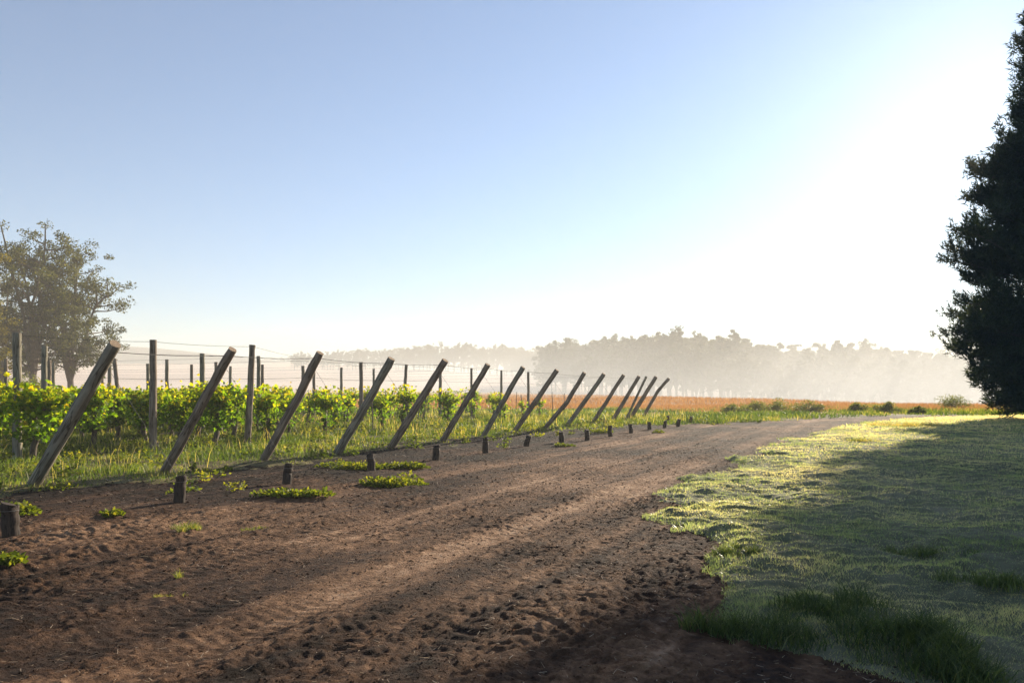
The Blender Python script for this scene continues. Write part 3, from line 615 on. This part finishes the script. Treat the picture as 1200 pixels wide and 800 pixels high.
SH = [(45, 62, 2.2, 2.6, 'pale rounded shrub under the gum trees'), (20, 66, 3.0, 3.2, 'dark shrub under the gum trees at the frame edge'), (88, 70, 2.4, 1.9, 'low brown shrub at the outer foot of the gum trees'),
      (913, 52, 1.25, 1.35, 'darkest round shrub on the verge before the stubble'), (893, 51, 1.3, 1.1, 'pale shrub just left of the darkest verge shrub'), (862, 50, 1.3, .95, 'low green shrub on the verge, nearest the last leaning post'), (945, 53, 1.3, 1.0, 'grassy looking shrub right of the darkest verge shrub'),
      (1006, 50, .9, .8, 'small dark shrub midway along the verge'), (1041, 49, 1.0, .85, 'small dark shrub near the road bend'), (1117, 60, 1.3, 1.6, 'bright yellow-green shrub beside the pine'), (1075, 47, .9, .55, 'low shrub between the road bend and the pine')]
for i, (px, dist, rx, h, lb) in enumerate(SH):
    x = (px-600)/F*dist; e = empty('shrub', on(x, dist), lb, 'shrub', 'shrubs')
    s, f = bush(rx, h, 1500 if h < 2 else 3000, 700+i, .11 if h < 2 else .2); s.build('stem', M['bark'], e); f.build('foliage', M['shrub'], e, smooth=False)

# ------------------------------------------------------------------ the big pine
def pine(h, rmax, seed):
    rs = np.random.default_rng(seed); tr = MB(); fo = MB()
    tube(tr, [(0, 0, -.3), (0, 0, h*.3), (.2, .1, h*.65), (.1, .2, h*.97)], [.5, .4, .2, .04], 10, wob=.1)
    tips = []; dirs = []
    PH = [0, 2.3, 3.6, 5, 6.7, 8, 9.3, 10.6, 12.8, 14.1, 14.9, 16.3, 17.4, 18.4, 19.5, 20.3, 24.0]; PQ = [3.6, 5.4, 6.2, 6.3, 6.2, 6.6, 6.2, 5.5, 5.2, 4.8, 3.2, 2.8, 3.0, 2.5, 3.3, 2.3, .5]
    nl = 470
    for k in range(nl):
        f = (k+.5)/nl; z = .3+(h-1.2)*f**1.08
        g = z/h; pr = lambda v: max(.25, float(np.interp(v, PH, PQ))-float(np.interp(v, [0, 12, 15, 24], [1.05, 1.15, .95, .6])))/6.9; rise = .26 if g > .25 else .06; prof = pr(z); prof = min(prof, pr(z+rise*rmax*prof)*1.03)
        az = k*2.39996+rs.normal(0, .3); L_ = rmax*prof*rs.uniform(.80, 1.04)*(1+.09*math.sin(z*3.6+.6*math.sin(az)))
        if rs.random() < .12: L_ *= 1.08
        e = np.array([math.cos(az)*L_, math.sin(az)*L_, z+L_*rise]); a0 = np.array([0, 0, z]); md = (a0+e)/2-np.array([0, 0, L_*.05])
        tube(tr, [a0, md, e], [.07*(1-.6*g)+.01, .05*(1-.6*g)+.008, .012], 5, cap=False)
        nsub = int(5+L_*2.3)
        for j in range(nsub):
            t = rs.uniform(.28, 1)**.8; c = (a0*(1-t)**2+2*md*t*(1-t)+e*t*t)
            sd = rs.normal(0, 1, 3)*np.array([1, 1, .45]); sd += (e-a0)/L_*.9; sd[2] += .3; sd /= np.linalg.norm(sd)
            l2 = (.35+.8*(1-t)*L_/rmax+.5*rs.random())
            q = c+sd*l2
            tube(tr, [c, q], [.014, .007], 3, cap=False)
            for m in range(6):
                tt = rs.uniform(.25, 1); tips.append(c+sd*l2*tt+rs.normal(0, .1, 3)); d = sd*.7+rs.normal(0, .4, 3); d[2] += .75; dirs.append(d/np.linalg.norm(d))
    T = np.array(tips); Dn = np.array(dirs); n = len(T); per = 14
    # each tuft: a short candle wrapped in needles
    C = np.repeat(T, per, 0); A = np.repeat(Dn, per, 0); N_ = len(C)
    al = rs.uniform(-.05, .55, N_)[:, None]; base = C+A*al
    nd = A*.75+rs.normal(0, .62, (N_, 3)); nd /= np.linalg.norm(nd, axis=1)[:, None]; ln = rs.uniform(.2, .38, N_)[:, None]
    w = np.cross(nd, rs.normal(0, 1, (N_, 3))); w /= np.linalg.norm(w, axis=1)[:, None]; w *= .03
    V = np.stack([base-w, base+w, base+nd*ln], 1).reshape(-1, 3)
    fo.add(V, [np.arange(3*N_).reshape(-1, 3)], 0, np.repeat(np.clip(.45+rs.normal(0, .2, N_), 0, 1), 3))
    return tr, fo, n
e = empty('pine_tree', on(28.6, 38.0), 'huge dark pine with upturned needle tufts, standing against the sun', 'tree')
t, f, n_t = pine(24.5, 6.9, 11); t.build('trunk', M['bark'], e); f.build('crown', M['pine'], e, smooth=False)
print('pine tufts', n_t, 'vines', nv)

# ------------------------------------------------------------------ wood across the misty valley
FT = []
for k in range(7):
    t, f = gum(20, (7.5, 6.5, 8.5, 6, 9, 7, 10)[k], 40+k, 5, 9, 34, .8, .3 if k % 2 else .1)
    FT.append((t.mesh('trunk', M['bark']), f.mesh('crown', M['fargum'], False)))
def farplant(px, dist, top, label, group, fixed=None, k=None):
    x = (px-600)/F*dist; z = float(zg(x, dist)); zt = CH+(HZ-top)*dist/F; s = (zt-z)/20.3
    if s < .25: return
    e = empty('distant_tree', (x, dist, z), label, 'tree', group, R.uniform(0, 6.28), s)
    t, c = FT[int(R.integers(7)) if k is None else k]; link('trunk', t, e); link('crown', c, e)
PR = np.array([(340, 413), (352, 411), (372, 416), (385, 410), (430, 409), (480, 403), (540, 403), (590, 404), (628, 409), (648, 402), (660, 394), (674, 404), (684, 403), (700, 397), (730, 393), (760, 392), (800, 388), (835, 390), (860, 391), (885, 397), (920, 405), (960, 404), (1000, 403), (1040, 404), (1075, 410), (1110, 413), (1160, 414), (1260, 414)])
def prof(p): return float(np.interp(p, PR[:, 0], PR[:, 1]))
LW = 'hazy gum tree in the wood across the misty valley'; GW = 'trees in the misty wood'
p = 640.
while p < 1250:      # skyline trees of the near wood
    farplant(p, R.uniform(315, 345), prof(p)+R.uniform(-4, 7), LW, GW); p += R.uniform(7, 13)
p = 636.
while p < 1250:      # trees in front and behind, lower and higher
    farplant(p, R.uniform(285, 310), prof(p)+R.uniform(8, 24), LW, GW); p += R.uniform(10, 17)
p = 640.
while p < 1250:
    farplant(p, R.uniform(350, 385), prof(p)+R.uniform(3, 9), LW, GW); p += R.uniform(9, 15)
farplant(660, 322, 394, 'tall broad gum tree standing out at the near end of the wood', GW, k=2)
p = 378.
LL = 'pale gum tree in the low tree line beyond the pink field'
while p < 650: farplant(p, R.uniform(575, 610), prof(p)+R.uniform(-2, 4), LL, 'trees in the low tree line'); p += R.uniform(5.5, 10)
p = 380.
while p < 650: farplant(p, R.uniform(620, 650), prof(p)+R.uniform(0, 6), LL, 'trees in the low tree line'); p += R.uniform(7, 12)
for q, tp in ((345, 414), (353, 411), (361, 413), (368, 418)): farplant(q, 560+q-345, tp, 'gum tree in the rounded clump at the end of the low tree line', 'trees in the rounded clump')
for q in (188, 196, 207, 215, 222, 230, 243, 250, 262, 278, 312, 318, 325, 331, 338): farplant(q, R.uniform(985, 1060), R.uniform(417, 423), 'tiny faint tree on the farthest rise behind the pink field', 'tiny trees on the farthest rise')
for q, tp in ((148, 406), (156, 403), (163, 405)): farplant(q, 880, tp, 'hazy tree in the little clump on top of the grey hill', 'trees on the grey hill')
for q, tp in ((172, 411), (133, 410), (110, 412), (122, 408)): farplant(q, 900, tp, 'low hazy tree along the crest of the grey hill', 'trees along the hill crest')
p = 100.
while p < 186: farplant(p, R.uniform(840, 900), R.uniform(412.5, 416), 'grey tree of the flat-topped belt on the far hill', 'trees of the belt on the far hill'); p += R.uniform(3.5, 5.5)

# ------------------------------------------------------------------ air
b = MB()
x0, x1, y0, y1, z0, z1 = -1250, 1250, -80, 1300, -12, 62
b.add([(x0, y0, z0), (x1, y0, z0), (x1, y1, z0), (x0, y1, z0), (x0, y0, z1), (x1, y0, z1), (x1, y1, z1), (x0, y1, z1)],
      [np.array([(0, 3, 2, 1), (4, 5, 6, 7), (0, 1, 5, 4), (1, 2, 6, 5), (2, 3, 7, 6), (3, 0, 4, 7)])])
tag(b.build('haze', volmat('haze', (1, .955, .87), .0011, .12), smooth=False), kind='stuff')
# ground mist lying in the valley: thick at the bottom, thinning upward and at its ends, in uneven wisps
x0, x1, y0, y1, z0, z1 = -260, 640, 92, 560, -11.5, 30
b = MB(); b.add([(x0, y0, z0), (x1, y0, z0), (x1, y1, z0), (x0, y1, z0), (x0, y0, z1), (x1, y0, z1), (x1, y1, z1), (x0, y1, z1)],
                [np.array([(0, 3, 2, 1), (4, 5, 6, 7), (0, 1, 5, 4), (1, 2, 6, 5), (2, 3, 7, 6), (3, 0, 4, 7)])])
m, nt, N, L = newmat('mist')
tc = N.new('ShaderNodeTexCoord'); sp = N.new('ShaderNodeSeparateXYZ'); L.new(tc.outputs['Object'], sp.inputs[0])
def mrange(src, a, b_, c=0., d=1., smooth=True):
    r = N.new('ShaderNodeMapRange'); r.interpolation_type = 'SMOOTHSTEP' if smooth else 'LINEAR'; r.clamp = True
    for k, v in zip(('From Min', 'From Max', 'To Min', 'To Max'), (a, b_, c, d)): r.inputs[k].default_value = v
    L.new(src, r.inputs['Value']); return r.outputs[0]
def mul(a, b_, op='MULTIPLY'):
    q = N.new('ShaderNodeMath'); q.operation = op; L.new(a, q.inputs[0])
    if isinstance(b_, float): q.inputs[1].default_value = b_
    else: L.new(b_, q.inputs[1])
    return q.outputs[0]
zz = mrange(sp.outputs['Z'], -7., 29., 1., 0., False); zz = mul(zz, 2.3, 'POWER')
wn = N.new('ShaderNodeTexNoise'); wn.inputs['Scale'].default_value = .011; wn.inputs['Detail'].default_value = 3; L.new(tc.outputs['Object'], wn.inputs['Vector'])
d = mul(zz, mrange(sp.outputs['X'], -250., 60.)); d = mul(d, mrange(sp.outputs['Y'], 92., 190.)); d = mul(d, mrange(sp.outputs['Y'], 550., 430.)); d = mul(d, mrange(sp.outputs['X'], 630., 480.))
d = mul(d, mrange(wn.outputs['Fac'], .3, .7, .55, 1.35)); d = mul(d, mrange(sp.outputs['X'], 20., 300., .85, 1.7)); d = mul(d, .0115)
v = N.new('ShaderNodeVolumePrincipled'); v.inputs['Color'].default_value = (.94, .975, 1, 1); v.inputs['Anisotropy'].default_value = .24; L.new(d, v.inputs['Density'])
o = N.new('ShaderNodeOutputMaterial'); L.new(v.outputs[0], o.inputs['Volume'])
tag(b.build('mist', m, smooth=False), 'white morning mist lying in the valley before and among the wood', 'mist', kind='stuff')

# ------------------------------------------------------------------ light, sky, camera
AZ, EL = 34.5, 17.5
W = bpy.data.worlds.new('World'); S.world = W; W.use_nodes = True; N = W.node_tree.nodes; L = W.node_tree.links
bg = N['Background']; sk = N.new('ShaderNodeTexSky'); sk.sky_type = 'NISHITA'; sk.sun_disc = False
sk.sun_elevation = rad(EL); sk.sun_rotation = rad(AZ); sk.air_density = 1.0; sk.dust_density = .27; sk.ozone_density = 5.6; sk.altitude = 100
hs = N.new('ShaderNodeHueSaturation'); hs.inputs['Saturation'].default_value = .84; L.new(sk.outputs[0], hs.inputs['Color'])
tn = N.new('ShaderNodeMix'); tn.data_type = 'RGBA'; tn.blend_type = 'MULTIPLY'; tn.clamp_result = False; tn.inputs[0].default_value = 1; tn.inputs[7].default_value = (1.0, 1.05, 1.03, 1)
L.new(hs.outputs[0], tn.inputs[6]); L.new(tn.outputs[2], bg.inputs['Color']); bg.inputs['Strength'].default_value = .064
ld = bpy.data.lights.new('sun', 'SUN'); ld.energy = 5.0; ld.angle = rad(.5); ld.color = (1, .86, .66)
lo = bpy.data.objects.new('sun', ld); COL.objects.link(lo)
lo.rotation_euler = (rad(90-EL), 0, rad(180-AZ)); lo.location = (30, 40, 60)
cd = bpy.data.cameras.new('camera'); cam = bpy.data.objects.new('camera', cd); COL.objects.link(cam); S.camera = cam
cam.location = (0, 0, CH); cam.rotation_euler = (rad(90), 0, 0)
cd.sensor_width = 36; cd.lens = 36*F/1200; cd.shift_y = (HZ-400)/1200; cd.clip_end = 6000; cd.clip_start = .1
S.view_settings.view_transform = 'Standard'; S.view_settings.look = 'None'; S.view_settings.exposure = 1.42; S.view_settings.gamma = 1
S.render.engine = 'CYCLES'; c = S.cycles
c.use_denoising = True; c.max_bounces = 6; c.diffuse_bounces = 3; c.glossy_bounces = 2; c.transmission_bounces = 3; c.transparent_max_bounces = 6; c.volume_bounces = 0
c.sample_clamp_indirect = 4; c.use_adaptive_sampling = True; c.adaptive_threshold = .015
